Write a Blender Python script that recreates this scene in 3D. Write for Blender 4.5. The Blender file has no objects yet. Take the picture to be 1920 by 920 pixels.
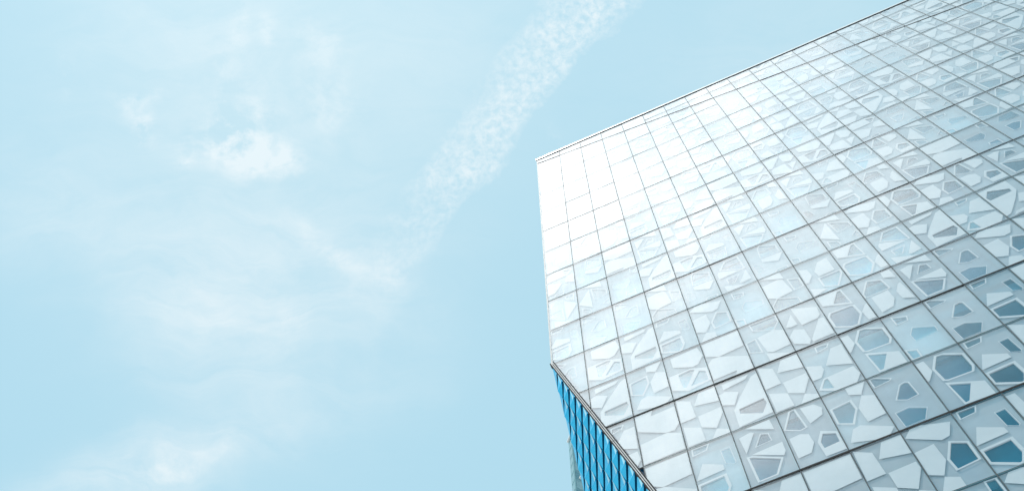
import bpy, bmesh, math, random
from mathutils import Vector, Matrix
from mathutils.geometry import delaunay_2d_cdt

R_ = math.radians
scene = bpy.context.scene
col = scene.collection

# ------------------------------------------------------------------ camera
W_CELL, H_CELL, Z_TOP = 0.7903354, 2.0, 45.42      # facade module, height of row 0
CAM = Vector((3.75366, -10.00072, 1.59869))
RIGHT = Vector((0.91378602, 0.40613823, 0.00684451))
DOWN = Vector((-0.38614855, 0.87379205, -0.29559559))
FWD = Vector((-0.12603335, 0.26746812, 0.95528865))
cam_d = bpy.data.cameras.new("camera")
cam = bpy.data.objects.new("camera", cam_d)
col.objects.link(cam)
cam.matrix_world = Matrix((
    (RIGHT.x, -DOWN.x, -FWD.x, CAM.x),
    (RIGHT.y, -DOWN.y, -FWD.y, CAM.y),
    (RIGHT.z, -DOWN.z, -FWD.z, CAM.z),
    (0, 0, 0, 1)))
cam_d.sensor_width = 36.0
cam_d.lens = 36.0 * 2435.0 / 1920.0
cam_d.clip_start = 0.1
cam_d.clip_end = 8000
scene.camera = cam

# ------------------------------------------------------------------ light
SUN = Vector((-0.135, -0.215, 0.967)).normalized()
sd = bpy.data.lights.new("sun", 'SUN')
sd.energy = 5.0
sd.angle = R_(0.5)
sd.color = (1.0, 0.94, 0.86)
sun = bpy.data.objects.new("sun", sd)
sun.rotation_euler = SUN.to_track_quat('Z', 'Y').to_euler()
sun.location = (0, -30, 80)
col.objects.link(sun)

# ------------------------------------------------------------------ world: Nishita sky + thin high cloud and haze
world = bpy.data.worlds.new("World")
scene.world = world
world.use_nodes = True
wt = world.node_tree
wt.nodes.clear()


class NB:
    """tiny helper for building node trees"""
    def __init__(self, tree): self.t = tree
    def n(self, typ, **kw):
        nd = self.t.nodes.new(typ)
        for k, v in kw.items(): setattr(nd, k, v)
        return nd
    def put(self, sock, v):
        if hasattr(v, 'is_output') or isinstance(v, bpy.types.NodeSocket): self.t.links.new(v, sock)
        else: sock.default_value = v
    def m(self, op, a, b=0.0, c=0.0, clamp=False):
        nd = self.n('ShaderNodeMath', operation=op, use_clamp=clamp)
        self.put(nd.inputs[0], a); self.put(nd.inputs[1], b); self.put(nd.inputs[2], c)
        return nd.outputs[0]
    def dot(self, a, v):
        nd = self.n('ShaderNodeVectorMath', operation='DOT_PRODUCT')
        self.put(nd.inputs[0], a); nd.inputs[1].default_value = v
        return nd.outputs['Value']
    def mix(self, f, a, b, mode='MIX'):
        nd = self.n('ShaderNodeMix', data_type='RGBA', blend_type=mode)
        self.put(nd.inputs['Factor'], f); self.put(nd.inputs[6], a); self.put(nd.inputs[7], b)
        return nd.outputs[2]
    def noise(self, vec, scale, detail=5, rough=0.6, dist=0.0):
        nd = self.n('ShaderNodeTexNoise')
        self.put(nd.inputs['Vector'], vec)
        nd.inputs['Scale'].default_value = scale; nd.inputs['Detail'].default_value = detail
        nd.inputs['Roughness'].default_value = rough; nd.inputs['Distortion'].default_value = dist
        return nd.outputs['Fac']
    def comb(self, x, y, z=0.0):
        nd = self.n('ShaderNodeCombineXYZ')
        self.put(nd.inputs[0], x); self.put(nd.inputs[1], y); self.put(nd.inputs[2], z)
        return nd.outputs[0]
    def rng(self, v, a, b, c=0.0, d=1.0, smooth=False):
        nd = self.n('ShaderNodeMapRange')
        if smooth: nd.interpolation_type = 'SMOOTHSTEP'
        self.put(nd.inputs[0], v)
        for k, x in zip((1, 2, 3, 4), (a, b, c, d)): nd.inputs[k].default_value = x
        return nd.outputs[0]


B = NB(wt)
EXPOSURE = 0.0
tc = B.n('ShaderNodeTexCoord').outputs['Generated']
nish = B.n('ShaderNodeTexSky', sky_type='NISHITA')
nish.sun_disc = False
nish.sun_elevation = math.asin(SUN.z)
nish.sun_rotation = math.atan2(SUN.x, SUN.y)
nish.air_density = 1.0; nish.dust_density = 1.5; nish.ozone_density = 2.0
# a tangent-plane chart of the upper sky (fixed world axes), in kilopixels of arc
AX_R, AX_D, AX_F = tuple(RIGHT), tuple(DOWN), tuple(FWD)
den = B.m('MAXIMUM', B.dot(tc, AX_F), 0.2)
u = B.m('MULTIPLY_ADD', B.m('DIVIDE', B.dot(tc, AX_R), den), 2.435, 0.96)
v = B.m('MULTIPLY_ADD', B.m('DIVIDE', B.dot(tc, AX_D), den), 2.435, 0.46)
uv = B.comb(u, v)
wn = B.n('ShaderNodeTexNoise'); B.put(wn.inputs['Vector'], uv)
wn.inputs['Scale'].default_value = 5.0; wn.inputs['Detail'].default_value = 6
wsub = B.n('ShaderNodeVectorMath', operation='MULTIPLY_ADD')
B.put(wsub.inputs[0], wn.outputs['Color']); wsub.inputs[1].default_value = (.16, .16, 0); wsub.inputs[2].default_value = (-.08, -.08, 0)
wadd = B.n('ShaderNodeVectorMath', operation='ADD')
B.put(wadd.inputs[0], uv); B.put(wadd.inputs[1], wsub.outputs[0])
sp = B.n('ShaderNodeSeparateXYZ'); B.put(sp.inputs[0], wadd.outputs[0])
uw, vw = sp.outputs[0], sp.outputs[1]


def blob(cx, cy, rx, ry, ang, amp, uu=uw, vv=vw, pw=None):
    c, s = math.cos(R_(ang)), math.sin(R_(ang))
    dx, dy = B.m('SUBTRACT', uu, cx), B.m('SUBTRACT', vv, cy)
    a = B.m('ADD', B.m('MULTIPLY', dx, c / rx), B.m('MULTIPLY', dy, s / rx))
    b = B.m('ADD', B.m('MULTIPLY', dx, -s / ry), B.m('MULTIPLY', dy, c / ry))
    q = B.m('ADD', B.m('MULTIPLY', a, a), B.m('MULTIPLY', b, b))
    if pw: q = B.m('POWER', q, pw)
    return B.m('MULTIPLY', B.m('EXPONENT', B.m('MULTIPLY', q, -1.0)), amp)


def total(lst):
    t = lst[0]
    for x in lst[1:]: t = B.m('ADD', t, x)
    return t


nA = B.noise(uv, 7.0, 8, 0.62, 0.4)
nB = B.noise(uv, 24.0, 6, 0.6, 0.2)
nC = B.noise(uv, 75.0, 4, 0.6, 0.3)
nL = B.noise(uv, 2.6, 6, 0.55, 0.6)
rot = B.n('ShaderNodeMapping'); B.put(rot.inputs[0], wadd.outputs[0]); rot.inputs['Rotation'].default_value = (0, 0, R_(-38)); rot.inputs['Scale'].default_value = (2.2, 8.0, 1)
nS = B.noise(rot.outputs[0], 1.6, 9, .66, .8)
# broad veils
veil = total([blob(.48, .60, .24, .22, 60, .75), blob(.28, .50, .30, .13, 30, .35), blob(.50, .22, .42, .26, 0, .42),
              blob(.33, .05, .22, .12, 0, .35), blob(.26, .89, .24, .06, -14, 1.0), blob(.06, .40, .12, .09, 0, .3),
              blob(.86, .06, .2, .16, -50, .25), blob(1.42, .1, .25, .14, -20, .35), blob(.62, .47, .13, .06, 38, .40),
              blob(.71, .49, .035, .10, 12, .30), blob(.64, .46, .10, .02, 38, .45), blob(.76, .52, .02, .12, 22, .25), blob(.78, .62, .12, .16, 20, .18), blob(.35, .56, .10, .05, -20, .35)])
veil = B.m('MULTIPLY', veil, B.m('ADD', B.rng(nA, .30, .68, .30, .75), B.rng(nS, .36, .66, .15, .85)))
# small compact puffs
puff = total([blob(.455, .250, .062, .058, 40, 1.2), blob(.400, .275, .06, .03, 0, .75), blob(.505, .290, .055, .030, 35, .9), blob(.365, .318, .022, .014, 10, .9),
              blob(.256, .222, .022, .038, -20, 1.0), blob(.258, .172, .034, .012, -5, .6), blob(.40, .13, .04, .035, 40, .42), blob(.492, .075, .02, .04, -20, .5),
              blob(.437, .05, .02, .06, 0, .45), blob(.485, .195, .022, .022, 0, .4), blob(.60, .10, .07, .05, 40, .42), blob(.62, .20, .055, .05, 0, .45),
              blob(.12, .148, .018, .022, 0, .35), blob(1.05, .255, .03, .015, 40, .35), blob(.54, .61, .03, .05, 0, .3),
              blob(.33, .875, .08, .022, -12, .5), blob(.62, .455, .05, .018, 38, .45), blob(.715, .50, .012, .05, -15, .35)])
pn = total([B.m('MULTIPLY', nA, .35), B.m('MULTIPLY', nB, .40), B.m('MULTIPLY', nS, .25)])
puff = B.m('MULTIPLY', puff, B.rng(pn, .44, .57))
# long mottled mackerel band running from the upper right to the centre
cs, sn = math.cos(R_(127.5)), math.sin(R_(127.5))         # axis direction, from (1.09,0) down-left
uq, vq = B.m('MULTIPLY_ADD', uw, .45, B.m('MULTIPLY', u, .55)), B.m('MULTIPLY_ADD', vw, .45, B.m('MULTIPLY', v, .55))
dx, dy = B.m('SUBTRACT', uq, 1.115), B.m('SUBTRACT', vq, -.02)
along = B.m('ADD', B.m('MULTIPLY', dx, cs), B.m('MULTIPLY', dy, sn))
across = B.m('ADD', B.m('MULTIPLY', dx, -sn), B.m('MULTIPLY', dy, cs))
wid = B.m('MULTIPLY', B.rng(along, -.3, .72, .088, .052), B.rng(nA, .3, .7, .72, 1.25))
prof = B.m('SUBTRACT', 1.0, B.m('POWER', B.m('DIVIDE', B.m('ABSOLUTE', across), wid), 3.5), clamp=True)
fade = B.m('MULTIPLY', B.rng(along, .34, .80, 1.0, .0, True), B.rng(along, -.9, -.2, .0, 1.0, True))
edge = B.rng(B.m('DIVIDE', across, wid), -1.0, 1.0, 1.25, .55)
mott = B.m('ADD', B.m('MULTIPLY', nC, .75), B.m('MULTIPLY', nB, .25))
band = B.m('MULTIPLY', B.m('MULTIPLY', prof, fade), B.m('MULTIPLY', edge, B.rng(mott, .38, .62, .12, 1.0)))
band = B.m('MULTIPLY', band, B.rng(pn, .38, .60, .42, 1.0))
drift = B.m('MULTIPLY', B.m('MULTIPLY', B.rng(B.m('ADD', B.m('MULTIPLY', nL, .55), B.m('MULTIPLY', nA, .45)), .42, .60, 0, 1, True), B.m('MULTIPLY', B.rng(v, -.35, -.05, .75, 0.0, True), B.rng(v, -1.9, -1.2, 0.12, 1.0, True))), .6)
cloud = B.m('ADD', B.m('ADD', B.m('MULTIPLY', veil, .55), B.m('MULTIPLY', puff, .8)), band)
cloud = B.m('ADD', cloud, drift, clamp=True)
# clear-air colour: milky near the frame's sky, deeper blue towards the zenith side behind the viewer
pale = (0.465, 0.755, 0.885, 1)
pale2 = (0.55, 0.80, 0.885, 1)
deep = (0.10, 0.50, 0.72, 1)
milk = total([blob(.55, .18, .50, .42, 0, .55, u, v), blob(1.65, .0, .30, .22, 0, .45, u, v)])
base = B.mix(milk, pale, pale2)
away = B.rng(v, -1.35, -2.3, 0.0, 1.0, True)
base = B.mix(away, base, deep)
low = B.rng(B.dot(tc, (0, 0, 1)), .05, .55, 1.0, 0.0, True)
base = B.mix(low, base, (0.88, 0.97, 1.0, 1))
skyc = B.mix(cloud, base, (0.82, 0.945, 0.98, 1))
# aureole: bright thin cloud around the sun
cosang = B.dot(tc, tuple(SUN))
aur = B.m('EXPONENT', B.m('MULTIPLY', B.m('SUBTRACT', 1.0, cosang), -1.0 / 0.006))
aur = B.m('ADD', B.m('MULTIPLY', aur, .35), B.m('MULTIPLY', B.m('MULTIPLY', blob(.27, -1.16, .88, .88, 0, 1.0, u, v, 1.7), B.rng(v, -.55, -.1, 1.0, 0.0, True)), B.m('MULTIPLY', B.rng(nL, .3, .7, .80, 1.2), B.rng(nA, .3, .7, .82, 1.18))))
aurc = B.n('ShaderNodeVectorMath', operation='SCALE'); aurc.inputs[0].default_value = (1.12, 1.0, .95); B.put(aurc.inputs['Scale'], B.m('MULTIPLY', aur, AUREOLE := 1.32))
nis = B.n('ShaderNodeVectorMath', operation='SCALE'); B.put(nis.inputs[0], nish.outputs[0]); nis.inputs['Scale'].default_value = 0.015
sk = B.n('ShaderNodeVectorMath', operation='SCALE'); B.put(sk.inputs[0], skyc); sk.inputs['Scale'].default_value = 0.91
a1 = B.n('ShaderNodeVectorMath', operation='ADD'); B.put(a1.inputs[0], sk.outputs[0]); B.put(a1.inputs[1], nis.outputs[0])
a2 = B.n('ShaderNodeVectorMath', operation='ADD'); B.put(a2.inputs[0], a1.outputs[0]); B.put(a2.inputs[1], aurc.outputs[0])
bg = B.n('ShaderNodeBackground'); B.put(bg.inputs['Color'], a2.outputs[0]); bg.inputs['Strength'].default_value = 1.0
wo = B.n('ShaderNodeOutputWorld'); wt.links.new(bg.outputs[0], wo.inputs[0])
world.cycles.sampling_method = 'MANUAL'
world.cycles.sample_map_resolution = 1024

vs = scene.view_settings
vs.view_transform = 'Standard'; vs.look = 'None'; vs.gamma = 1.0; vs.exposure = EXPOSURE
vs.use_curve_mapping = False
scene.render.resolution_x = 1024; scene.render.resolution_y = 490
scene.cycles.transparent_max_bounces = 24
scene.cycles.max_bounces = 8
scene.cycles.sample_clamp_indirect = 6.0


# ------------------------------------------------------------------ materials
def mat_new(name):
    m = bpy.data.materials.new(name); m.use_nodes = True
    m.node_tree.nodes.clear()
    return m, NB(m.node_tree)


def principled(name, color, rough=0.5, metal=0.0, vary=0.0, vscale=3.0, bump=0.0, coat=0.0, spec=0.5):
    m, b = mat_new(name)
    p = b.n('ShaderNodeBsdfPrincipled')
    obj = b.n('ShaderNodeTexCoord').outputs['Object']
    p.inputs['Roughness'].default_value = rough; p.inputs['Metallic'].default_value = metal
    p.inputs['Coat Weight'].default_value = coat; p.inputs['Specular IOR Level'].default_value = spec
    if vary:
        nz = b.noise(obj, vscale, 6, .6)
        c1 = tuple(x * (1 - vary) for x in color) + (1,); c2 = tuple(min(1, x * (1 + vary)) for x in color) + (1,)
        b.put(p.inputs['Base Color'], b.mix(b.rng(nz, .3, .7), c1, c2))
        b.put(p.inputs['Roughness'], b.rng(b.noise(obj, vscale * 4, 4), .3, .7, max(0, rough - .08), rough + .1))
    else: p.inputs['Base Color'].default_value = tuple(color) + (1,)
    if bump:
        bn = b.n('ShaderNodeBump'); bn.inputs['Strength'].default_value = bump; bn.inputs['Distance'].default_value = .02
        b.put(bn.inputs['Height'], b.noise(obj, vscale * 8, 5)); b.put(p.inputs['Normal'], bn.outputs[0])
    o = b.n('ShaderNodeOutputMaterial'); m.node_tree.links.new(p.outputs[0], o.inputs[0])
    return m


def glass_mat(name, f0, power, tint, rough, wave=0.0):
    m, b = mat_new(name)
    geo = b.n('ShaderNodeNewGeometry')
    if wave:
        obj = geo.outputs['Position']
        bn = b.n('ShaderNodeBump'); bn.inputs['Strength'].default_value = 1.0; bn.inputs['Distance'].default_value = wave
        b.put(bn.inputs['Height'], b.noise(obj, 1.3, 2, .5)); nrm = bn.outputs[0]
    else: nrm = geo.outputs['Normal']
    dp = b.n('ShaderNodeVectorMath', operation='DOT_PRODUCT')
    b.put(dp.inputs[0], geo.outputs['Normal']); b.put(dp.inputs[1], geo.outputs['Incoming'])
    c = b.m('ABSOLUTE', dp.outputs['Value'])
    fr = b.m('MULTIPLY_ADD', b.m('POWER', b.m('SUBTRACT', 1.0, c, clamp=True), power), 1 - f0, f0)
    if wave:                                   # faint rain streaks and dust
        mp = b.n('ShaderNodeMapping'); b.put(mp.inputs[0], geo.outputs['Position']); mp.inputs['Scale'].default_value = (9, 1, .55)
        fr = b.m('MULTIPLY', fr, b.m('MULTIPLY', b.rng(b.noise(mp.outputs[0], 1.4, 5, .65), .3, .7, .90, 1.07), b.rng(b.noise(geo.outputs['Position'], .9, 5, .6), .3, .7, .88, 1.10)), clamp=True)
    tr = b.n('ShaderNodeBsdfTransparent'); tr.inputs[0].default_value = tuple(tint) + (1,)
    gl = b.n('ShaderNodeBsdfGlossy'); gl.inputs['Roughness'].default_value = rough
    gl.inputs['Color'].default_value = (.95, .985, 1, 1)
    b.put(gl.inputs['Normal'], nrm)
    mx = b.n('ShaderNodeMixShader'); b.put(mx.inputs[0], fr)
    b.t.links.new(tr.outputs[0], mx.inputs[1]); b.t.links.new(gl.outputs[0], mx.inputs[2])
    o = b.n('ShaderNodeOutputMaterial'); b.t.links.new(mx.outputs[0], o.inputs[0])
    return m


def veil_mat(name, color, alpha):
    m, b = mat_new(name)
    obj = b.n('ShaderNodeTexCoord').outputs['Object']
    oi = b.n('ShaderNodeObjectInfo').outputs['Random']
    df = b.n('ShaderNodeBsdfDiffuse'); df.inputs[0].default_value = tuple(color) + (1,)
    tr = b.n('ShaderNodeBsdfTransparent'); tr.inputs[0].default_value = (.58, .86, .92, 1)
    mx = b.n('ShaderNodeMixShader')
    a = b.m('ADD', b.rng(oi, 0, 1, alpha - .05, alpha + .08), b.rng(b.noise(obj, 2.0, 3), .3, .7, -.03, .03))
    b.put(mx.inputs[0], a)
    b.t.links.new(tr.outputs[0], mx.inputs[1]); b.t.links.new(df.outputs[0], mx.inputs[2])
    o = b.n('ShaderNodeOutputMaterial'); b.t.links.new(mx.outputs[0], o.inputs[0])
    return m


M = {}
M['glass'] = glass_mat('clear_glass', .08, 3.7, (.95, .97, .98), .012, .0012)
M['inner'] = glass_mat('tinted_inner_glass', .08, 4.2, (.44, .82, .92), .02, .0)
M['glass_edge'] = principled('glass_edge', (.25, .50, .50), .2)
M['frit'] = principled('white_ceramic_frit', (.73, .745, .75), .9, vary=.03, spec=.0)
M['veil'] = veil_mat('fine_dot_frit', (.80, .85, .88), .56)
M['alu'] = principled('brushed_aluminium', (.48, .49, .50), .7, .0, spec=.1, vary=.06)
M['alu_in'] = principled('painted_aluminium', (.62, .66, .68), .4, .0, vary=.04)
M['gasket'] = principled('black_gasket', (.035, .038, .04), .9, spec=.05)
M['seal'] = principled('grey_silicone_seal', (.13, .14, .145), .9, spec=.05)
M['slab'] = principled('ceiling_plaster', (.30, .62, .72), .8, vary=.1, vscale=.8)
M['room'] = principled('interior_wall', (.05, .15, .20), .8, vary=.3, vscale=.4)
M['blind'] = principled('blind_fabric', (.88, .89, .90), .8, vary=.05, vscale=1.2)
M['backing'] = principled('spandrel_backing', (.60, .64, .65), .8, vary=.12, vscale=.9)
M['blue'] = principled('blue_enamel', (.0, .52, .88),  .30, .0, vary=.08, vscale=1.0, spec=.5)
M['blue2'] = principled('blue_enamel_backing', (.0, .05, .11), .8, spec=.1)
M['shade'] = principled('blue_grey_window_shade', (.07, .28, .37), .8, vary=.12, vscale=.9)
M['blue_shaded'] = principled('blue_enamel_painted_shade', (.0, .07, .16), .7, spec=.1)  # darker copy of the tile blue, shade of the steps put into the colour
M['blue_glint'] = principled('blue_enamel_painted_sheen', (.42, .80, .94), .35)  # sky highlight on the tile edge, painted as a pale strip
M['white_metal'] = principled('white_metal', (.75, .78, .80), .35, .2, vary=.04)
M['concrete'] = principled('concrete', (.38, .38, .37), .85, vary=.15, vscale=.5, bump=.3)
M['asphalt'] = principled('asphalt', (.05, .05, .052), .9, vary=.2, vscale=.6, bump=.4)
M['roof'] = principled('roof_membrane', (.4, .4, .4), .8, vary=.1)


# ------------------------------------------------------------------ mesh helpers
class MB:
    def __init__(self): self.v = []; self.f = []; self.mi = []; self.mats = []
    def mat(self, m):
        if m not in self.mats: self.mats.append(m)
        return self.mats.index(m)
    def face(self, pts, m):
        b = len(self.v); self.v += [tuple(p) for p in pts]
        self.f.append(tuple(range(b, b + len(pts)))); self.mi.append(self.mat(m))
    def box(self, x0, x1, y0, y1, z0, z1, m):
        self.prism([(x0, z0), (x1, z0), (x1, z1), (x0, z1)], y0, y1, m)
    def prism(self, poly, y0, y1, m, mside=None, front=True, back=True):
        """polygon in the xz plane extruded along y (y0 < y1)"""
        a = sum(poly[i][0] * poly[(i + 1) % len(poly)][1] - poly[(i + 1) % len(poly)][0] * poly[i][1] for i in range(len(poly)))
        if a < 0: poly = poly[::-1]
        if front: self.face([(x, y0, z) for x, z in poly], m)
        if back: self.face([(x, y1, z) for x, z in poly[::-1]], m)
        n = len(poly)
        for i in range(n):
            p, q = poly[i], poly[(i + 1) % n]
            self.face([(p[0], y0, p[1]), (p[0], y1, p[1]), (q[0], y1, q[1]), (q[0], y0, q[1])], mside or m)
    def hexa(self, c, m):
        """8 corners: bottom ring 0-3, top ring 4-7"""
        for q in ((3, 2, 1, 0), (4, 5, 6, 7), (0, 1, 5, 4), (1, 2, 6, 5), (2, 3, 7, 6), (3, 0, 4, 7)):
            self.face([c[i] for i in q], m)
    def bar(self, a, b, w, d, side, m):
        """box bar from a to b, width w along `side`, depth d along the third axis"""
        a, b = Vector(a), Vector(b); t = (b - a).normalized(); s = Vector(side); s = (s - t * s.dot(t)).normalized(); n = t.cross(s)
        c = [p + s * (i * w / 2) + n * (j * d / 2) for p in (a, b) for i, j in ((-1, -1), (1, -1), (1, 1), (-1, 1))]
        self.hexa(c, m)
    def build(self, name, parent=None, origin=None):
        o = Vector(origin) if origin is not None else Vector((0, 0, 0))
        me = bpy.data.meshes.new(name)
        me.from_pydata([tuple(Vector(p) - o) for p in self.v], [], self.f)
        for m in self.mats: me.materials.append(m)
        me.polygons.foreach_set('material_index', self.mi); me.update()
        ob = bpy.data.objects.new(name, me); col.objects.link(ob)
        ob.location = o
        if parent is not None: attach(ob, parent)
        return ob


def world_loc(o):
    p = Vector(o.location)
    while o.parent: o = o.parent; p += Vector(o.location)
    return p


def attach(ob, parent):
    """parents are never rotated, so a plain offset keeps the world position"""
    ob.parent = parent; ob.location = Vector(ob.location) - world_loc(parent)


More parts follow.
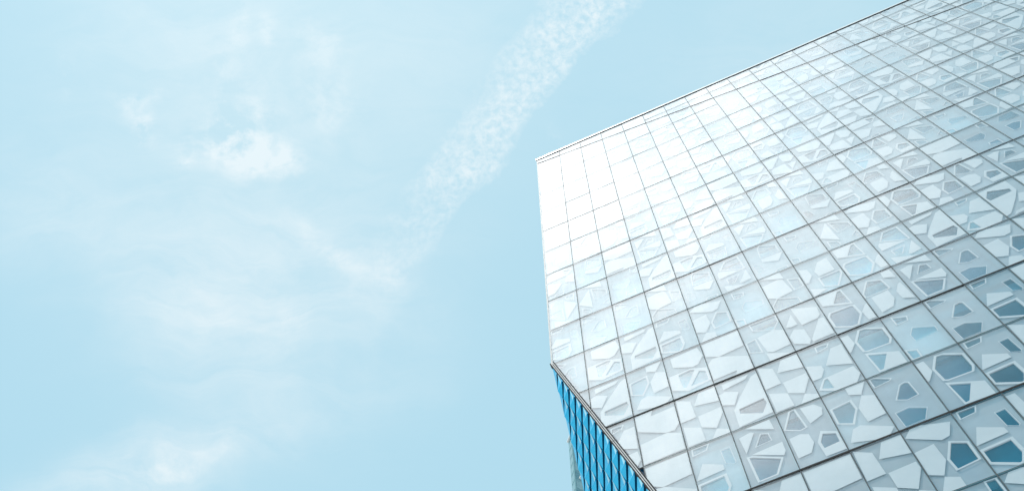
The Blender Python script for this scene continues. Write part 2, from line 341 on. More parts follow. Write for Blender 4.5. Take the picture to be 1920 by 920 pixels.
def empty(name, loc, label, cat):
    o = bpy.data.objects.new(name, None); col.objects.link(o); o.location = loc
    o['label'] = label; o['category'] = cat
    return o
MOTIFS = {
 'A': [('R', [(0.44, 0.05), (0.629, 0.064), (0.968, 0.191), (0.976, 0.441), (0.891, 0.537), (0.359, 0.527), (0.27, 0.502), (0.236, 0.26)], 0.07), ('H', [(0.278, 0.537), (0.926, 0.732), (0.929, 0.975), (0.327, 0.965)], [[(0.319, 0.586), (0.676, 0.691), (0.443, 0.931), (0.367, 0.937)]]), ('S', [(0.022, 0.069), (0.199, 0.07), (0.226, 0.281), (0.063, 0.417), (0.021, 0.425)])],
 'B': [('R', [(0.042, 0.024), (0.157, 0.019), (0.466, 0.139), (0.412, 0.172), (0.045, 0.196)], 0.035), ('R', [(0.504, 0.291), (0.635, 0.274), (0.712, 0.303), (0.738, 0.56), (0.473, 0.58), (0.273, 0.512)], 0.035), ('R', [(0.123, 0.698), (0.415, 0.682), (0.721, 0.79), (0.563, 0.953), (0.15, 0.959)], 0.017)],
 'C': [('R', [(0.081, 0.026), (0.488, 0.029), (0.402, 0.13), (0.066, 0.151)], 0.04), ('R', [(0.656, 0.222), (0.875, 0.215), (0.906, 0.495), (0.859, 0.517), (0.683, 0.457)], 0.018), ('S', [(0.227, 0.325), (0.628, 0.462), (0.637, 0.544), (-0.004, 0.567)]), ('H', [(0.009, 0.63), (0.639, 0.614), (0.666, 0.822), (0.539, 0.97), (0.409, 0.977), (0.007, 0.85)], [[(0.065, 0.66), (0.579, 0.641), (0.602, 0.837), (0.494, 0.949), (0.456, 0.954), (0.062, 0.825)]])],
 'D': [('S', [(0.409, 0.256), (0.598, 0.038), (0.99, 0.037), (0.981, 0.337)]), ('S', [(0.045, 0.014), (0.356, 0.133), (0.39, 0.476), (0.02, 0.485)]), ('S', [(0.427, 0.48), (0.963, 0.467), (0.978, 0.574), (0.746, 0.816), (0.438, 0.704)]), ('S', [(0.048, 0.576), (0.42, 0.699), (0.443, 0.957), (0.046, 0.96)]), ('S', [(0.743, 0.829), (0.98, 0.915), (0.989, 0.99), (0.579, 0.985)])],
 'E': [('S', [(-0.004, 0.116), (0.182, -0.032), (0.407, -0.034), (0.903, 0.119), (0.741, 0.302), (0.572, 0.322)]), ('S', [(0.015, 0.352), (0.408, 0.329), (0.433, 0.588), (0.252, 0.773), (0.008, 0.697)]), ('R', [(0.661, 0.366), (0.963, 0.466), (0.959, 0.743), (0.476, 0.773), (0.449, 0.593)], 0.06), ('S', [(0.243, 0.788), (0.471, 0.859), (0.472, 0.991), (0.044, 0.991)])],
 'F': [('S', [(0.29, 0.03), (0.837, 0.025), (0.858, 0.219)]), ('S', [(0.109, 0.147), (0.365, 0.118), (0.441, 0.147), (0.148, 0.441)]), ('R', [(0.548, 0.2), (0.718, 0.241), (0.734, 0.383), (0.35, 0.396)], 0.03), ('S', [(0.246, 0.487), (0.901, 0.465), (0.899, 0.619), (0.835, 0.682)]), ('R', [(0.121, 0.495), (0.25, 0.511), (0.809, 0.709), (0.591, 0.93), (0.165, 0.936)], 0.06)],
 'G': [('S', [(0.691, 0.038), (0.91, 0.031), (0.929, 0.264), (0.679, 0.172)]), ('R', [(0.014, 0.358), (0.292, 0.083), (0.621, 0.185), (0.666, 0.451), (0.014, 0.463)], 0.05), ('S', [(0.147, 0.501), (0.576, 0.473), (0.579, 0.696), (0.44, 0.856), (0.145, 0.896)]), ('S', [(0.712, 0.577), (0.853, 0.431), (0.925, 0.411), (0.966, 0.851), (0.728, 0.768)])],
 'I': [('R', [(0.269, 0.023), (0.416, 0.019), (0.492, 0.395), (0.324, 0.411), (0.01, 0.305)], 0.05), ('S', [(0.514, 0.045), (0.805, 0.065), (0.924, 0.169), (0.872, 0.285), (0.57, 0.355)]), ('S', [(0.053, 0.47), (0.29, 0.456), (0.448, 0.509), (0.469, 0.666), (0.339, 0.802), (0.064, 0.814)]), ('H', [(0.681, 0.531), (0.973, 0.63), (0.983, 0.94), (0.564, 0.938), (0.531, 0.687)], [[(0.698, 0.584), (0.929, 0.653), (0.928, 0.793), (0.604, 0.808), (0.592, 0.698)]])],
 'J': [('S', [(0.186, 0.07), (0.904, 0.048), (0.979, 0.272), (0.806, 0.427), (0.656, 0.442), (0.191, 0.289)]), ('H', [(0.04, 0.468), (0.581, 0.459), (0.967, 0.568), (0.979, 0.859), (0.389, 0.912), (0.029, 0.78)], [[(0.265, 0.501), (0.588, 0.481), (0.685, 0.518), (0.377, 0.828), (0.305, 0.801)], [(0.481, 0.835), (0.773, 0.578), (0.916, 0.633), (0.921, 0.837)]])],
 'K': [('S', [(0.03, 0.043), (0.979, 0.034), (0.97, 0.416), (0.326, 0.449), (0.03, 0.344)]), ('S', [(0.019, 0.537), (0.151, 0.439), (0.359, 0.455), (0.973, 0.674), (0.982, 0.982), (0.536, 0.989), (0.607, 0.886), (0.023, 0.898)])],
 'L': [('H', [(0.221, 0.632), (0.414, 0.449), (0.84, 0.121), (1.01, 0.088), (0.979, 0.926), (0.203, 0.964)], [[(0.33, 0.644), (0.911, 0.617), (0.938, 0.716), (0.775, 0.876), (0.318, 0.727)]]), ('S', [(0.152, 0.059), (0.8, 0.057), (0.702, 0.127), (0.153, 0.174)]), ('S', [(0.013, 0.246), (0.179, 0.218), (0.457, 0.32), (0.276, 0.536), (0.02, 0.456)])],
 'M': [('S', [(0.378, 0.029), (0.946, 0.221), (0.916, 0.409), (0.827, 0.472), (0.423, 0.489)]), ('S', [(0.061, 0.409), (0.311, 0.156), (0.34, 0.43), (0.185, 0.444)]), ('S', [(0.025, 0.646), (0.201, 0.512), (0.421, 0.588), (0.438, 0.86), (0.364, 0.945), (0.056, 0.82)]), ('S', [(0.458, 0.868), (0.843, 0.488), (0.96, 0.509), (0.973, 0.914), (0.462, 0.923)])],
 'N': [('R', [(0.404, 0.058), (0.551, 0.054), (0.741, 0.07), (0.674, 0.144), (0.388, 0.18)], 0.04), ('S', [(0.708, 0.191), (0.968, 0.185), (0.961, 0.633), (0.431, 0.476)]), ('S', [(0.03, 0.346), (0.34, 0.449), (0.354, 0.533), (0.222, 0.667), (0.009, 0.667)]), ('H', [(0.041, 0.871), (0.241, 0.696), (0.93, 0.678), (0.98, 0.849), (0.819, 0.987), (0.334, 0.989)], [[(0.114, 0.859), (0.251, 0.719), (0.323, 0.721), (0.352, 0.929)]])],
 'O': [('S', [(0.051, 0.159), (0.249, 0.24), (0.279, 0.434), (0.115, 0.59), (0.033, 0.58)]), ('S', [(0.382, 0.364), (0.579, 0.155), (0.849, 0.133), (0.845, 0.514), (0.413, 0.527)]), ('R', [(0.357, 0.559), (0.964, 0.562), (0.964, 0.66), (0.698, 0.947), (0.364, 0.819)], 0.06), ('S', [(0.055, 0.76), (0.435, 0.903), (0.041, 0.975)])],
 'P': [('R', [(0.206, 0.06), (0.541, 0.15), (0.508, 0.243), (0.216, 0.252)], 0.04), ('R', [(0.465, 0.396), (0.88, 0.532), (0.873, 0.644), (0.335, 0.67), (0.323, 0.528)], 0.018), ('R', [(0.011, 0.758), (0.268, 0.825), (0.259, 0.987), (0.033, 0.979)], 0.045)],
 'Q': [('R', [(0.278, 0.018), (0.982, 0.028), (0.982, 0.191), (0.79, 0.354), (0.301, 0.187)], 0.04), ('R', [(0.026, 0.397), (0.307, 0.379), (0.333, 0.739), (0.023, 0.638)], 0.045), ('S', [(0.341, 0.379), (0.771, 0.339), (0.984, 0.428), (0.979, 0.784), (0.536, 0.809), (0.426, 0.765)]), ('S', [(0.377, 0.785), (0.448, 0.801), (0.953, 0.988), (0.396, 0.986)])],
 'T': [('S', [(-0.013, 0.548), (0.393, 0.156), (0.439, 0.805)]), ('R', [(0.438, 0.153), (0.933, 0.391), (0.944, 0.541), (0.501, 0.579)], 0.04), ('R', [(0.109, 0.7), (0.361, 0.803), (0.405, 0.935), (0.094, 0.931)], 0.04), ('R', [(0.747, 0.813), (0.954, 0.688), (1.016, 0.888)], 0.03), ('S', [(0.158, -0.038), (0.765, -0.066), (0.789, 0.227), (0.422, 0.108)])],
 'U': [('R', [(0.397, 0.098), (0.488, 0.006), (0.914, 0.189), (0.926, 0.431), (0.348, 0.401)], 0.04), ('S', [(0.346, 0.446), (0.972, 0.463), (0.757, 0.683), (0.364, 0.548)]), ('R', [(0.072, 0.54), (0.151, 0.517), (0.263, 0.581), (0.32, 0.792), (0.098, 0.814)], 0.015), ('R', [(0.508, 0.963), (0.61, 0.89), (0.898, 0.899), (0.905, 0.991)], 0.04)],
}


def F(i, j): return (i * W_CELL, Z_TOP - H_CELL * j)


def inside(p, poly):
    x, y = p; r = False; n = len(poly)
    for k in range(n):
        x1, y1 = poly[k]; x2, y2 = poly[(k + 1) % n]
        if (y1 > y) != (y2 > y) and x < (x2 - x1) * (y - y1) / (y2 - y1) + x1: r = not r
    return r


def inset(poly, d):
    """inward offset of a convex polygon given in metres"""
    a = sum(poly[i][0] * poly[(i + 1) % len(poly)][1] - poly[(i + 1) % len(poly)][0] * poly[i][1] for i in range(len(poly)))
    P = poly if a > 0 else poly[::-1]
    n = len(P); lines = []
    for k in range(n):
        (x1, y1), (x2, y2) = P[k], P[(k + 1) % n]
        L = math.hypot(x2 - x1, y2 - y1) or 1e-9
        nx, ny = -(y2 - y1) / L, (x2 - x1) / L
        lines.append((nx, ny, nx * x1 + ny * y1 + d))
    out = []
    for k in range(n):
        a1, b1, c1 = lines[k - 1]; a2, b2, c2 = lines[k]
        D = a1 * b2 - a2 * b1
        if abs(D) < 1e-4: continue
        out.append(((c1 * b2 - c2 * b1) / D, (a1 * c2 - a2 * c1) / D))
    return out


def cdt_faces(polys, keep):
    verts, edges = [], []
    for P in polys:
        b = len(verts); verts += [Vector(p) for p in P]
        edges += [(b + k, b + (k + 1) % len(P)) for k in range(len(P))]
    v2, e2, f2, *_ = delaunay_2d_cdt(verts, edges, [], 0, 1e-5)
    res = []
    for f in f2:
        c = (sum(v2[k].x for k in f) / len(f), sum(v2[k].y for k in f) / len(f))
        if keep(c): res.append([(v2[k].x, v2[k].y) for k in f])
    return res


def panel_mesh(mb, poly_ij, cell, motif, rot, frit=True, gap=(.010, .010)):
    """one facade panel: pane, solid frit layer behind it, fine-dot layer with clear holes.
    poly_ij: outline in grid units, cell: (i0, j0, di, dj) the motif's frame"""
    gi = gap[0] / W_CELL; gj = gap[1] / H_CELL
    ci = sum(p[0] for p in poly_ij) / len(poly_ij); cj = sum(p[1] for p in poly_ij) / len(poly_ij)
    outl = [F(*p) for p in poly_ij]
    outl = inset(outl, .008)
    # pane
    mb.prism(outl, 0.006, .012, M['glass_edge'], M['glass_edge'], front=False, back=False)
    ta, tb = rnd2.uniform(-.007, .007), rnd2.uniform(-.0035, .0035)       # every pane sits a hair out of true
    mx_, mz_ = sum(p[0] for p in outl) / len(outl), sum(p[1] for p in outl) / len(outl)
    a_ = sum(outl[k][0] * outl[(k + 1) % len(outl)][1] - outl[(k + 1) % len(outl)][0] * outl[k][1] for k in range(len(outl)))
    mb.face([(x, .004 + ta * (x - mx_) + tb * (z - mz_), z) for x, z in (outl if a_ > 0 else outl[::-1])], M['glass'])
    i0, j0, di, dj = cell

    def cv(P):
        o = []
        for a, b in P:
            a = min(.985, max(.02, a)); b = min(.985, max(.015, b))
            if rot: a, b = 1 - a, 1 - b
            o.append(F(i0 + a * di, j0 + b * dj))
        return o
    solids, holes, allp = [], [], [outl]
    for e in MOTIFS[motif]:
        P = cv(e[1]); allp.append(P)
        if e[0] == 'S': solids.append((P, []))
        elif e[0] == 'R':
            h = inset(P, e[2] * .62); solids.append((P, [h])); holes.append(h); allp.append(h)
        else:
            hs = [cv(h) for h in e[2]]; solids.append((P, hs)); holes += hs; allp += hs
    def is_solid(c): return inside(c, outl) and any(inside(c, P) and not any(inside(c, h) for h in hs) for P, hs in solids)
    if frit:
        for f in cdt_faces(allp, is_solid): mb.face([(x, .016, z) for x, z in f], M['frit'])
    small = [inset(h, .004) for h in holes]
    for f in cdt_faces([outl] + small, lambda c: inside(c, outl) and not any(inside(c, h) for h in small)):
        mb.face([(x, .034, z) for x, z in f], M['veil'])
    for h in small:
        for f in cdt_faces([outl, h], lambda c: inside(c, outl) and inside(c, h)):
            mb.face([(x, .034, z) for x, z in f], M['inner'])


A_LINE = lambda i: -.19 + .0855 * i                 # the raked transom near the top
ROOF_J = -.455
XL = lambda z: -.043 + (Z_TOP + .42 - z) * (.0057)   # left corner of the facade (very slightly raked)
CUT0 = Vector((.119, Z_TOP - 18.036)); CUT1 = Vector((1.723, Z_TOP - 24.981))
cut_x = lambda z: CUT0.x + (CUT0.y - z) * (CUT1.x - CUT0.x) / (CUT0.y - CUT1.y)

TOP = ROOF_J
LAST_I, LAST_J = 25, 17

# which frit pattern sits in which cell ('r' = turned through 180 degrees, '*' = blind drawn behind it)
ROWS = {
 13: {4: 'D', 5: 'K', 6: 'D', 7: 'E', 8: 'C', 9: 'A'},
 12: {1: 'K', 2: 'K', 3: 'C', 4: 'F', 5: 'I', 6: 'Er', 7: 'B', 8: 'A', 9: 'C', 10: 'D'},
 11: {1: 'N*', 2: 'Kr', 3: 'D*', 4: 'L', 5: 'D', 6: 'N*', 7: 'A', 8: 'P*', 9: 'B', 10: 'C', 11: 'K'},
 10: {1: 'L*', 2: 'Er', 3: 'J', 4: 'K*', 5: 'Q', 6: 'M', 7: 'Ar', 8: 'G', 9: 'F', 10: 'B', 11: 'E', 12: 'D'},
 9: {0: 'B', 1: 'J', 2: 'L*', 3: 'C', 4: 'E*', 5: 'P*', 6: 'Qr', 7: 'O*', 8: 'Ar*', 9: 'Fr*', 10: 'L', 11: 'N*', 12: 'Lr', 13: 'D'},
 8: {0: 'C', 1: 'B', 2: 'B*', 3: 'Qr', 4: 'U', 5: 'Fr', 6: 'U', 7: 'P', 8: 'T', 9: 'E', 10: 'A', 11: 'E', 12: 'I', 13: 'F'},
 7: {3: 'L*', 4: 'J', 5: 'Ur', 6: 'F*', 7: 'P*', 8: 'U', 9: 'C', 10: 'G', 11: 'F', 12: 'K', 13: 'Pr', 14: 'Br', 15: 'L'},
 6: {4: 'D*', 5: 'L', 6: 'F*', 7: 'G*', 8: 'F*', 9: 'N*', 10: 'A*', 11: 'I', 12: 'T', 13: 'P*', 14: 'Ar', 15: 'I*', 16: 'F'},
 5: {5: 'N*', 6: 'K*', 7: 'J', 8: 'Mr', 9: 'J', 10: 'Mr', 11: 'Nr', 12: 'Br', 13: 'T', 14: 'Fr', 15: 'F', 16: 'Nr', 17: 'D'},
 4: {9: 'A*', 10: 'L*', 11: 'Dr', 12: 'Lr*', 13: 'O*', 14: 'I*', 15: 'O*', 16: 'I*', 17: 'F', 18: 'N'},
 3: {9: 'M*', 10: 'Fr', 11: 'Er', 12: 'Fr', 13: 'J', 14: 'U', 15: 'Mr', 16: 'M', 17: 'I', 18: 'Lr', 19: 'D'},
 2: {11: 'C*', 12: 'F*', 13: 'B', 14: 'Pr', 15: 'F', 16: 'Mr', 17: 'F', 18: 'N', 19: 'L'},
}
rnd = random.Random(11)
rnd2 = random.Random(4)
KEYS = sorted(MOTIFS)


def cell_motif(i, j):
    s = ROWS.get(j, {}).get(i)
    if s is None:
        s = rnd.choice(KEYS) + rnd.choice(['', 'r']) + rnd.choice(['', '', '*'])
    return s[0], 'r' in s, '*' in s


def clip(poly, f):
    """keep the side where f(p) >= 0 (grid units)"""
    out = []
    for k in range(len(poly)):
        p, q = poly[k], poly[(k + 1) % len(poly)]
        a, b = f(p), f(q)
        if a >= 0: out.append(p)
        if (a >= 0) != (b >= 0):
            t = a / (a - b); out.append((p[0] + (q[0] - p[0]) * t, p[1] + (q[1] - p[1]) * t))
    return out


def cut_i(j): return cut_x(Z_TOP - H_CELL * j) / W_CELL
def left_i(j): return XL(Z_TOP - H_CELL * j) / W_CELL


# list every panel of the facade: (outline, motif frame, (i, j))
panels = []
for i in range(0, LAST_I):
    il = i if i else -.06
    ac = A_LINE(i + .5)
    # above the raked transom
    js = [TOP]
    if i >= 5: js.append(0)
    if i >= 14: js.append(1)
    for n, j0 in enumerate(js):
        last = n == len(js) - 1
        j1 = 3.0 if last else js[n + 1]
        poly = [(il, j0), (i + 1, j0), (i + 1, j1), (il, j1)]
        poly = clip(poly, lambda p: A_LINE(p[0]) - p[1])
        if len(poly) > 2: panels.append([poly, (i, math.floor(j0 + .01), 1, 1), (i, math.floor(j0 + .01))])
    # below it
    start = 1 if i < 8 else 2
    poly = clip([(il, -1), (i + 1, -1), (i + 1, start), (il, start)], lambda p: p[1] - A_LINE(p[0]))
    if len(poly) > 2: panels.append([poly, (i, start - 1, 1, 1), (i, start - 1)])
    for j in range(start, LAST_J):
        if i >= 22 and j == 2: pass
        panels.append([[(il, j), (i + 1, j), (i + 1, j + 1), (il, j + 1)], (i, j, 1, 1), (i, j)])
good = []
for poly, fr, key in panels:
    poly = clip(poly, lambda p: p[0] - left_i(p[1]))
    if len(poly) > 2: poly = clip(poly, lambda p: p[0] - cut_i(p[1]))
    if len(poly) < 3: continue
    # remove duplicate corners and slivers
    q = []
    for p in poly:
        if not q or math.hypot(p[0] - q[-1][0], p[1] - q[-1][1]) > .01: q.append(p)
    if math.hypot(q[0][0] - q[-1][0], q[0][1] - q[-1][1]) < .01: q.pop()
    ar = abs(sum(q[k][0] * q[(k + 1) % len(q)][1] - q[(k + 1) % len(q)][0] * q[k][1] for k in range(len(q)))) / 2 if len(q) > 2 else 0
    if ar > .02: good.append((q, fr, key))


def to_px(p):
    d = Vector(p) - CAM
    z = d.dot(FWD)
    return (960 + 2435 * d.dot(RIGHT) / z, 460 + 2435 * d.dot(DOWN) / z)


def shown_area(q):
    P = [to_px((F(*p)[0], 0, F(*p)[1])) for p in q]
    for f in (lambda p: p[0], lambda p: 1920 - p[0], lambda p: p[1], lambda p: 920 - p[1]):
        P = clip(P, f)
        if len(P) < 3: return 0
    return abs(sum(P[k][0] * P[(k + 1) % len(P)][1] - P[(k + 1) % len(P)][0] * P[k][1] for k in range(len(P)))) / 2


good = [(shown_area(g[0]),) + g for g in good]
good.sort(key=lambda g: -g[0])

# ------------------------------------------------------------------ the setting: ground, street, pavement
def sheet(name, x0, x1, y0, y1, z, m, t=None):
    mb = MB()
    if t: mb.box(x0, x1, y0, y1, z - t, z, m)
    else: mb.face([(x0, y0, z), (x1, y0, z), (x1, y1, z), (x0, y1, z)], m)
    o = mb.build(name, None, ((x0 + x1) / 2, (y0 + y1) / 2, z)); o['kind'] = 'structure'
    return o


sheet('ground', -3000, 3000, -3000, 3000, 0.0, M['concrete'])
sheet('road', -300, 300, -34, -20, 0.004, M['asphalt'])
sheet('pavement', -300, 300, -20, 60, 0.13, M['concrete'], .13)

# ------------------------------------------------------------------ the building
DEPTH = 22.0
RIGHT_X = LAST_I * W_CELL
z_roof = Z_TOP - H_CELL * ROOF_J
bld = empty('angular_building', (RIGHT_X / 2, DEPTH / 2, .13),
            'tall angular building clad in white patterned glass with a folded blue tiled underside', 'building')

# glass panels: the hundred that show largest are parts, the rest one part
NPART = 100
rest = MB(); nblind = 0
blinds = []
for n, (ar, q, fr, key) in enumerate(good):
    mt, rot, bl = cell_motif(*key)
    if n < NPART:
        mb = MB(); panel_mesh(mb, q, fr, mt, rot)
        cx = sum(F(*p)[0] for p in q) / len(q); cz = sum(F(*p)[1] for p in q) / len(q)
        mb.build('glass_panel', bld, (cx, 0, cz))
    else:
        panel_mesh(rest, q, fr, mt, rot)
    i_, j_ = key
    openp = rnd2.random() < min(.85, max(0, (i_ - 5) * .06 + (j_ - 5) * .075))
    if key in ((7, 12), (8, 12), (9, 12), (8, 13), (7, 13), (12, 8), (13, 8), (11, 8), (10, 10)): openp = True
    if bl or (i_ + max(0, j_ - 4) * .35 < 6 and rnd2.random() < .6): blinds.append((ar, q, key, 'roller_blind'))
    elif not openp: blinds.append((ar, q, key, 'spandrel_panel'))
    elif not (i_ > 8 and j_ > 10) and rnd2.random() < .85: blinds.append((ar, q, key, 'window_shade'))
ro = rest.build('glass_panel', bld, (RIGHT_X / 2, 0, 30)); ro['kind'] = 'stuff'

# roller blinds or grey spandrel backs behind many of the panels, the others look into the rooms
for kind, mat_, dep, top_n in (('roller_blind', 'blind', .19, 60), ('spandrel_panel', 'backing', .21, 90), ('window_shade', 'shade', .23, 60)):
    lst = sorted([g for g in blinds if g[3] == kind], key=lambda g: -g[0])
    restb = MB()
    for n, (ar, q, key, _) in enumerate(lst):
        P = inset([F(*p) for p in q], .035)
        if len(P) < 3: continue
        if n < top_n:
            mb = MB(); mb.prism(P, dep, dep + .01, M[mat_]); mb.build(kind, bld, (sum(p[0] for p in P) / len(P), dep, min(p[1] for p in P)))
        else: restb.prism(P, dep, dep + .01, M[mat_])
    if restb.f:
        o = restb.build(kind, bld, (RIGHT_X / 2, dep, 30)); o['kind'] = 'stuff'


# mullions: dark gasket line, thin white strip standing in for sun glints, box section behind the glass
def facade_strip(mb, pts, w, y0, y1, m):
    """strip of width w along the polyline of two points in xz"""
    (x0, z0), (x1, z1) = pts
    L = math.hypot(x1 - x0, z1 - z0); nx, nz = -(z1 - z0) / L * w / 2, (x1 - x0) / L * w / 2
    mb.prism([(x0 + nx, z0 + nz), (x1 + nx, z1 + nz), (x1 - nx, z1 - nz), (x0 - nx, z0 - nz)], y0, y1, m)


def z_cut_at(x):
    """height where the facade's lower-left cut meets the vertical line x"""
    if x < CUT0.x: return CUT0.y
    return CUT0.y - (x - CUT0.x) * (CUT0.y - CUT1.y) / (CUT1.x - CUT0.x)


Z_BASE = Z_TOP - H_CELL * LAST_J
for i in range(1, LAST_I + 1):
    x = i * W_CELL
    zb = max(z_cut_at(x) + .05, Z_BASE)
    mb = MB()
    facade_strip(mb, [(x, zb), (x, z_roof - .03)], .0115, .003, .06, M['seal'])
    if i >= 7: mb.box(x + .0085, x + .0125, -.002, .0, Z_TOP - 8 * H_CELL, z_roof - .03, M['white_metal'])  # white strip painting the sun glint, only on the upper joints
    mb.box(x - .028, x + .028, .062, .17, zb, z_roof - .03, M['alu_in'])
    mb.build('vertical_mullion', bld, (x, 0, zb))
HEAVY = {4: .018, 6: .036, 8: .038, 10: .022, 11: .046, 13: .052, 15: .05}
for j in range(0, LAST_J + 1):
    z = Z_TOP - H_CELL * j
    w = HEAVY.get(j, .013)
    x0 = XL(z) if j < 9.02 else cut_x(z)
    if j == 0: x0 = 5 * W_CELL
    x1 = RIGHT_X
    mb = MB()
    spans = [(x0, x1)]
    if j == 1: spans = [(x0, 8 * W_CELL), (14 * W_CELL, x1)]
    for a, b in spans:
        facade_strip(mb, [(a, z), (b, z)], w, -.001 if w > .04 else .002, .061, M['gasket'] if j in (6, 8, 11, 13, 15) else M['seal'])
        mb.box(a, b, .0625, .16, z - .035, z + .035, M['alu_in'])
    mb.build('transom', bld, ((x0 + x1) / 2, 0, z))
mb = MB()
facade_strip(mb, [(XL(Z_TOP) + .0, F(0, A_LINE(0))[1]), F(LAST_I, A_LINE(LAST_I))], .042, -.002, .0605, M['gasket'])
mb.build('transom', bld, F(12, 0)[:1] + (0,) + F(12, A_LINE(12))[1:])

# roof coping
xl = XL(z_roof)
mb = MB()
mb.box(xl - .05, RIGHT_X, -.014, .0, z_roof - .055, z_roof + .0, M['gasket'])
mb.box(xl - .06, RIGHT_X, -.018, .45, z_roof + .002, z_roof + .12, M['white_metal'])
mb.build('roof_coping', bld, (RIGHT_X / 2, 0, z_roof))
mb = MB()
mb.box(xl + .1, RIGHT_X, .5, DEPTH, z_roof - .6, z_roof - .3, M['roof'])
mb.build('roof_deck', bld, (RIGHT_X / 2, DEPTH / 2, z_roof - .6))

# corner post down the left edge of the facade
mb = MB()
mb.hexa([(XL(CUT0.y) - .03, -.004, CUT0.y), (XL(CUT0.y) + .008, -.004, CUT0.y), (XL(CUT0.y) + .008, .2, CUT0.y), (XL(CUT0.y) - .03, .2, CUT0.y),
         (xl - .03, -.004, z_roof - .03), (xl + .008, -.004, z_roof - .03), (xl + .008, .2, z_roof - .03), (xl - .03, .2, z_roof - .03)], M['alu'])
mb.build('corner_post', bld, (xl, 0, CUT0.y))

# silver edge trim along the raked cut
e = (CUT1 - CUT0).normalized()
zend = 1.2
L = (CUT0.y - zend) / -e.y
pdir = Vector((e.y, -e.x))                     # towards lower left
if pdir.x > 0: pdir = -pdir
names = []
def cutp(s, off): p = CUT0 + e * s + pdir * off; return (p.x, p.y)
def trim_bar(mb, s0, s1, o0, o1, y0, y1, m):
    mb.prism([cutp(s0, o0), cutp(s1, o0), cutp(s1, o1), cutp(s0, o1)], y0, y1, m)
seg = 1.62
s = -.12
k = 0
while s < L:
    s1 = min(L, s + seg)
    mb = MB()
    trim_bar(mb, s, s1, -.002, .020, -.002, .10, M['gasket'])
    trim_bar(mb, s, s1 - .02, .020, .038, -.006, .10, M['alu'])
    trim_bar(mb, s, s1, .038, .056, -.002, .10, M['gasket'])
    trim_bar(mb, s, s1 - .02, .056, .073, -.006, .10, M['alu'])
    trim_bar(mb, s, s1, .073, .096, -.002, .10, M['gasket'])
    mb.build('edge_trim', bld, (cutp(s, 0)[0], 0, cutp(s, 0)[1]))
    s = s1

# floor slabs and ceilings seen through the glass
for j in (0, 2, 4, 6, 8, 11, 13, 15, 17):
    z = Z_TOP - H_CELL * j - .06
    x0 = (XL(z) if j < 9 else cut_x(z - .45)) + .15
    mb = MB()
    mb.box(x0, RIGHT_X - .1, .30, 6.0, z - .30, z, M['slab'])
    for q in range(int((RIGHT_X - x0) / 2.37)):
        xx = x0 + .6 + q * 2.37
        mb.box(xx, xx + .28, .30, 5.9, z - .42, z - .302, M['alu_in'])
    mb.build('floor_slab', bld, (x0, .3, z))
mb = MB()
mb.box(.8 + W_CELL, RIGHT_X - .1, 6.01, 6.2, 12, z_roof - .62, M['room'])
mb.build('interior_wall', bld, (RIGHT_X / 2, 6.1, 12))

# ------------------------------------------------------------------ folded blue tiles on the raked side wall
P0 = Vector((.0410638, 0, Z_TOP - 18.13431))
TA = Vector((.11675739, 0, -.49508111))
TB = Vector((-.13877197, .35230157, -.01756839))
TN = TA.cross(TB).normalized()
if TN.dot(CAM - P0) < 0: TN = -TN
wall_o = MB()
NR, NK = 14, 60
kmax = 34
back = -TN * .07
# backing plate
def LP(k, r, h=0.0): return P0 + TA * k + TB * r + TN * h
pl = [LP(-.1, 0), LP(kmax, 0), LP(kmax, kmax), LP(0, 0)]
corners = [LP(-.15, -.02), LP(kmax, -.02), LP(kmax, NR), LP(NR, NR)]
fr_ = [tuple(p + TN * -.05) for p in corners]; bk_ = [tuple(p + TN * -.20) for p in corners]
wall_o.hexa(bk_ + fr_, M['blue2'])
wall = wall_o.build('side_wall', bld, tuple(LP(8, 3)))
rest_t = MB()
tiles = []


def tile(mb, k, r, cutoff):
    """one folded tile: a flat lower-left fold, a raised ridge and a small upper-right facet"""
    g = .026
    TL, TR = LP(k + g, r + g, .0), LP(k + 1 - g, r + g, .0)
    BL, BR = LP(k + g, r + 1 - g, .0), LP(k + 1 - g, r + 1 - g, .0)
    gk = .022                                      # open joint down the shadow side
    A_ = LP(k + g, r + g, -.012)
    Bc = LP(k + 1 - gk, r + g, .026 if not cutoff else .02)
    Cc = LP(k + 1 - gk, r + 1 - g, .02 if not cutoff else .0)
    Dc = LP(k + g, r + 1 - g, -.004)
    Pk = LP(k + .70, r + .70, .085)                # the pinched peak
    low = lambda a, b_: LP(k + a, r + b_, -.045)
    if cutoff:                                     # tiles trimmed by the sloping corner (k = r)
        mb.face([A_, Bc, Cc], M['blue'])
        rim = [(A_, low(g, g)), (Bc, low(1 - gk, g)), (Cc, low(1 - gk, 1 - g))]
    else:
        for p_, q_ in ((A_, Bc), (Bc, Cc), (Cc, Dc), (Dc, A_)): mb.face([p_, q_, Pk], M['blue'])
        mb.face([LP(k + g, r + g - .01, -.006), LP(k + 1 - gk, r + g - .01, .040), LP(k + 1 - gk, r + .20, .056), LP(k + g, r + .055, .0)], M['blue_glint'])  # pale strip for the painted edge highlight
        rim = [(A_, low(g, g)), (Bc, low(1 - gk, g)), (Cc, low(1 - gk, 1 - g)), (Dc, low(g, 1 - g))]
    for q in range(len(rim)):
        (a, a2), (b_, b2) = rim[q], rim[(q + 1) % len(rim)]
        mb.face([a, a2, b2, b_], M['blue'] if q == 0 else M['blue_shaded'])  # step walls get the painted shade colour


for r in range(0, NR):
    for k in range(r, kmax):
        c = to_px(LP(k + .5, r + .5))
        vis = -20 < c[1] < 950 and 1000 < c[0] < 1300
        if vis:
            mb = MB(); tile(mb, k, r, k == r)
            mb.build('wall_tile', wall, tuple(LP(k + .5, r + .5)))
        else: tile(rest_t, k, r, k == r)
o = rest_t.build('wall_tile', wall, tuple(LP(16, 3))); o['kind'] = 'stuff'

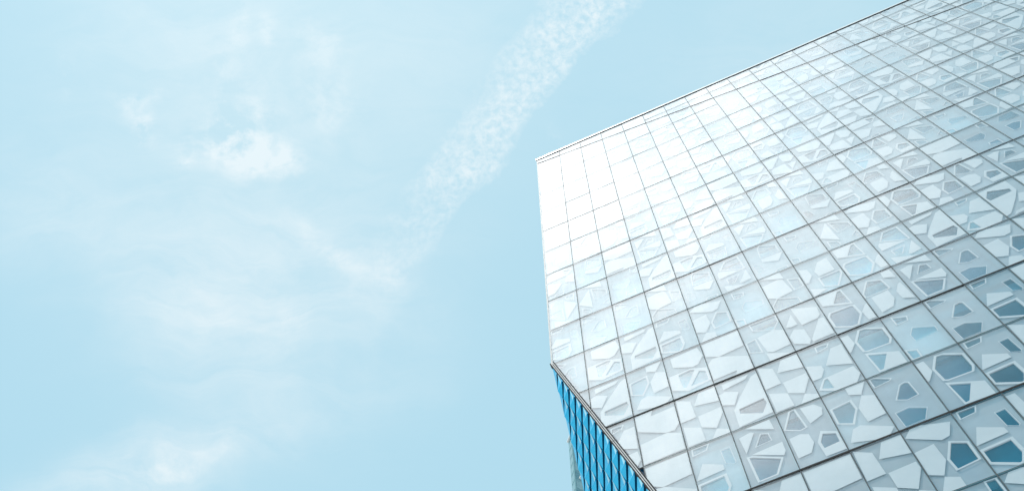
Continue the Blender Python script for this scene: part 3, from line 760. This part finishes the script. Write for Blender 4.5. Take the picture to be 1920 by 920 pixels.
# left flank above the cut, rear and right walls, closing the volume
xs = XL(CUT0.y)
mb = MB()
edge_dir = TA + TB
tY = (DEPTH - .2) / edge_dir.y
zc = CUT0.y + edge_dir.z * tY
for q in range(8):
    pass
mb.face([(xs + .02, .2, CUT0.y), (xs + .02, DEPTH, max(zc, .3)), (xs + .02, DEPTH, z_roof - .03), (xl + .02, .2, z_roof - .03)], M['alu_in'])
mb.face([(xs + .12, .2, CUT0.y), (xl + .12, .2, z_roof - .03), (xs + .12, DEPTH, z_roof - .03), (xs + .12, DEPTH, max(zc, .3))], M['alu_in'])
mb.build('flank_wall', bld, (xl, DEPTH / 2, CUT0.y))
mb = MB()
mb.box(xs + .15, RIGHT_X, DEPTH, DEPTH + .3, .2, z_roof - .03, M['alu_in'])
mb.build('rear_wall', bld, (RIGHT_X / 2, DEPTH, .2))
mb = MB()
mb.box(RIGHT_X, RIGHT_X + .3, .02, DEPTH + .3, .2, z_roof - .03, M['alu_in'])
mb.build('end_wall', bld, (RIGHT_X, DEPTH / 2, .2))
xb = cut_x(.2)
mb = MB()
mb.prism([(cut_x(Z_BASE) + .02, Z_BASE - .05), (RIGHT_X, Z_BASE - .05), (RIGHT_X, .14), (cut_x(.14) + .02, .14)], .03, .25, M['alu_in'])
for i in range(8, LAST_I):
    mb.box(i * W_CELL - .01, i * W_CELL + .01, .02, .03, .3, Z_BASE - .1, M['gasket'])
mb.build('base_wall', bld, (RIGHT_X / 2, .1, .2))

# ------------------------------------------------------------------ the distant tower at the left of the blue wall
def ground_dir(x, y):
    d = RIGHT * ((x - 960) / 2435) + DOWN * ((y - 460) / 2435) + FWD
    return d, Vector((d.x, d.y, 0)).normalized(), d.z / math.hypot(d.x, d.y)


D_T = 112.0
d, g_, sl = ground_dir(1066, 829)
tA = Vector((CAM.x, CAM.y, 0)) + g_ * D_T
H_T = CAM.z + sl * D_T
d2, g2, _ = ground_dir(1074.0, 845)
tB = Vector((CAM.x, CAM.y, 0)) + g2 * (D_T - 1.6)
d3, g3, _ = ground_dir(1180, 845)
tC = Vector((CAM.x, CAM.y, 0)) + g3 * (D_T + 6)
tD = tA + (tC - tB)
tower = empty('glass_tower', ((tA + tC) / 2).to_tuple()[:2] + (0,), 'slim grey green glass tower standing far behind the blue tiled wall', 'building')
M['tower'] = principled('tower_cladding', (.20, .36, .40), .9, vary=.08, vscale=.2, spec=.0)
M['tower_glass'] = principled('tower_glazing', (.08, .24, .29), .3, vary=.3, vscale=.15)
M['tower_glass2'] = principled('tower_glazing_pale', (.20, .38, .42), .2, vary=.3, vscale=.15)
M['lamp_white'] = principled('white_housing', (.85, .86, .86), .4)
mb = MB()
mb.hexa([(p.x, p.y, 0) for p in (tA, tD, tC, tB)] + [(p.x, p.y, H_T) for p in (tA, tD, tC, tB)], M['tower'])
mb.build('tower_wall', tower, tuple((tA + tC) / 2))
rt = random.Random(5)
fl = 3.5
nf = int(H_T / fl)
faces = [(tA, tB, 1), (tB, tC, 7)]
strips = MB()
for f_i, (p, q, nb) in enumerate(faces):
    tdir = (q - p); Lf = tdir.length; tdir.normalize(); nrm = Vector((tdir.y, -tdir.x, 0))
    if nrm.dot(CAM - p) < 0: nrm = -nrm
    for fi in range(nf):
        z1 = H_T - 1.2 - fi * fl; z0 = z1 - 2.7
        if z0 < 2: break
        for b in range(nb):
            a0 = Lf * (b + .10) / nb; a1 = Lf * (b + .90) / nb
            pa, pb = p + tdir * a0 + nrm * .03, p + tdir * a1 + nrm * .03
            cen = to_px(((pa.x + pb.x) / 2, (pa.y + pb.y) / 2, (z0 + z1) / 2))
            m_ = M['tower_glass'] if rt.random() < .55 else M['tower_glass2']
            vis = cen[1] < 935 and cen[0] < 1105
            tgt = MB() if vis else strips
            c = [(pa.x, pa.y, z0), (pb.x, pb.y, z0), (pb.x - nrm.x * .1, pb.y - nrm.y * .1, z0), (pa.x - nrm.x * .1, pa.y - nrm.y * .1, z0)]
            tgt.hexa(c + [(x, y, z1) for x, y, _ in c], m_)
            if vis: tgt.build('window', tower, ((pa.x + pb.x) / 2, (pa.y + pb.y) / 2, z0))
o = strips.build('window', tower, tuple((tB + tC) / 2)); o['kind'] = 'stuff'
mb = MB()
for p, q in ((tA, tB), (tB, tC)):
    n = Vector(((q - p).y, -(q - p).x, 0)).normalized()
    if n.dot(CAM - p) < 0: n = -n
    mb.bar((p.x + n.x * .1, p.y + n.y * .1, H_T + .15), (q.x + n.x * .1, q.y + n.y * .1, H_T + .15), .5, .5, (0, 0, 1), M['white_metal'])
mb.build('parapet', tower, (tB.x, tB.y, H_T))
# pale corner pier
mb = MB()
mb.bar((tB.x, tB.y, 0), (tB.x, tB.y, H_T - .1), .2, .2, (1, 0, 0), M['tower'])
mb.build('corner_pier', tower, (tB.x, tB.y, 0))
# small white unit fixed on the tower face
d4, g4, s4 = ground_dir(1087, 896.5)
# intersect with face tB-tC
tdir = (tC - tB).normalized(); nrm = Vector((tdir.y, -tdir.x, 0))
if nrm.dot(CAM - tB) < 0: nrm = -nrm
tt = (tB - CAM).dot(nrm) / d4.dot(nrm)
hp = CAM + d4 * tt
mb = MB()
c0 = hp + nrm * .3
mb.bar(tuple(c0 - tdir * .16), tuple(c0 + tdir * .16), .5, .5, (0, 0, 1), M['lamp_white'])
mb.build('wall_unit', tower, tuple(c0))
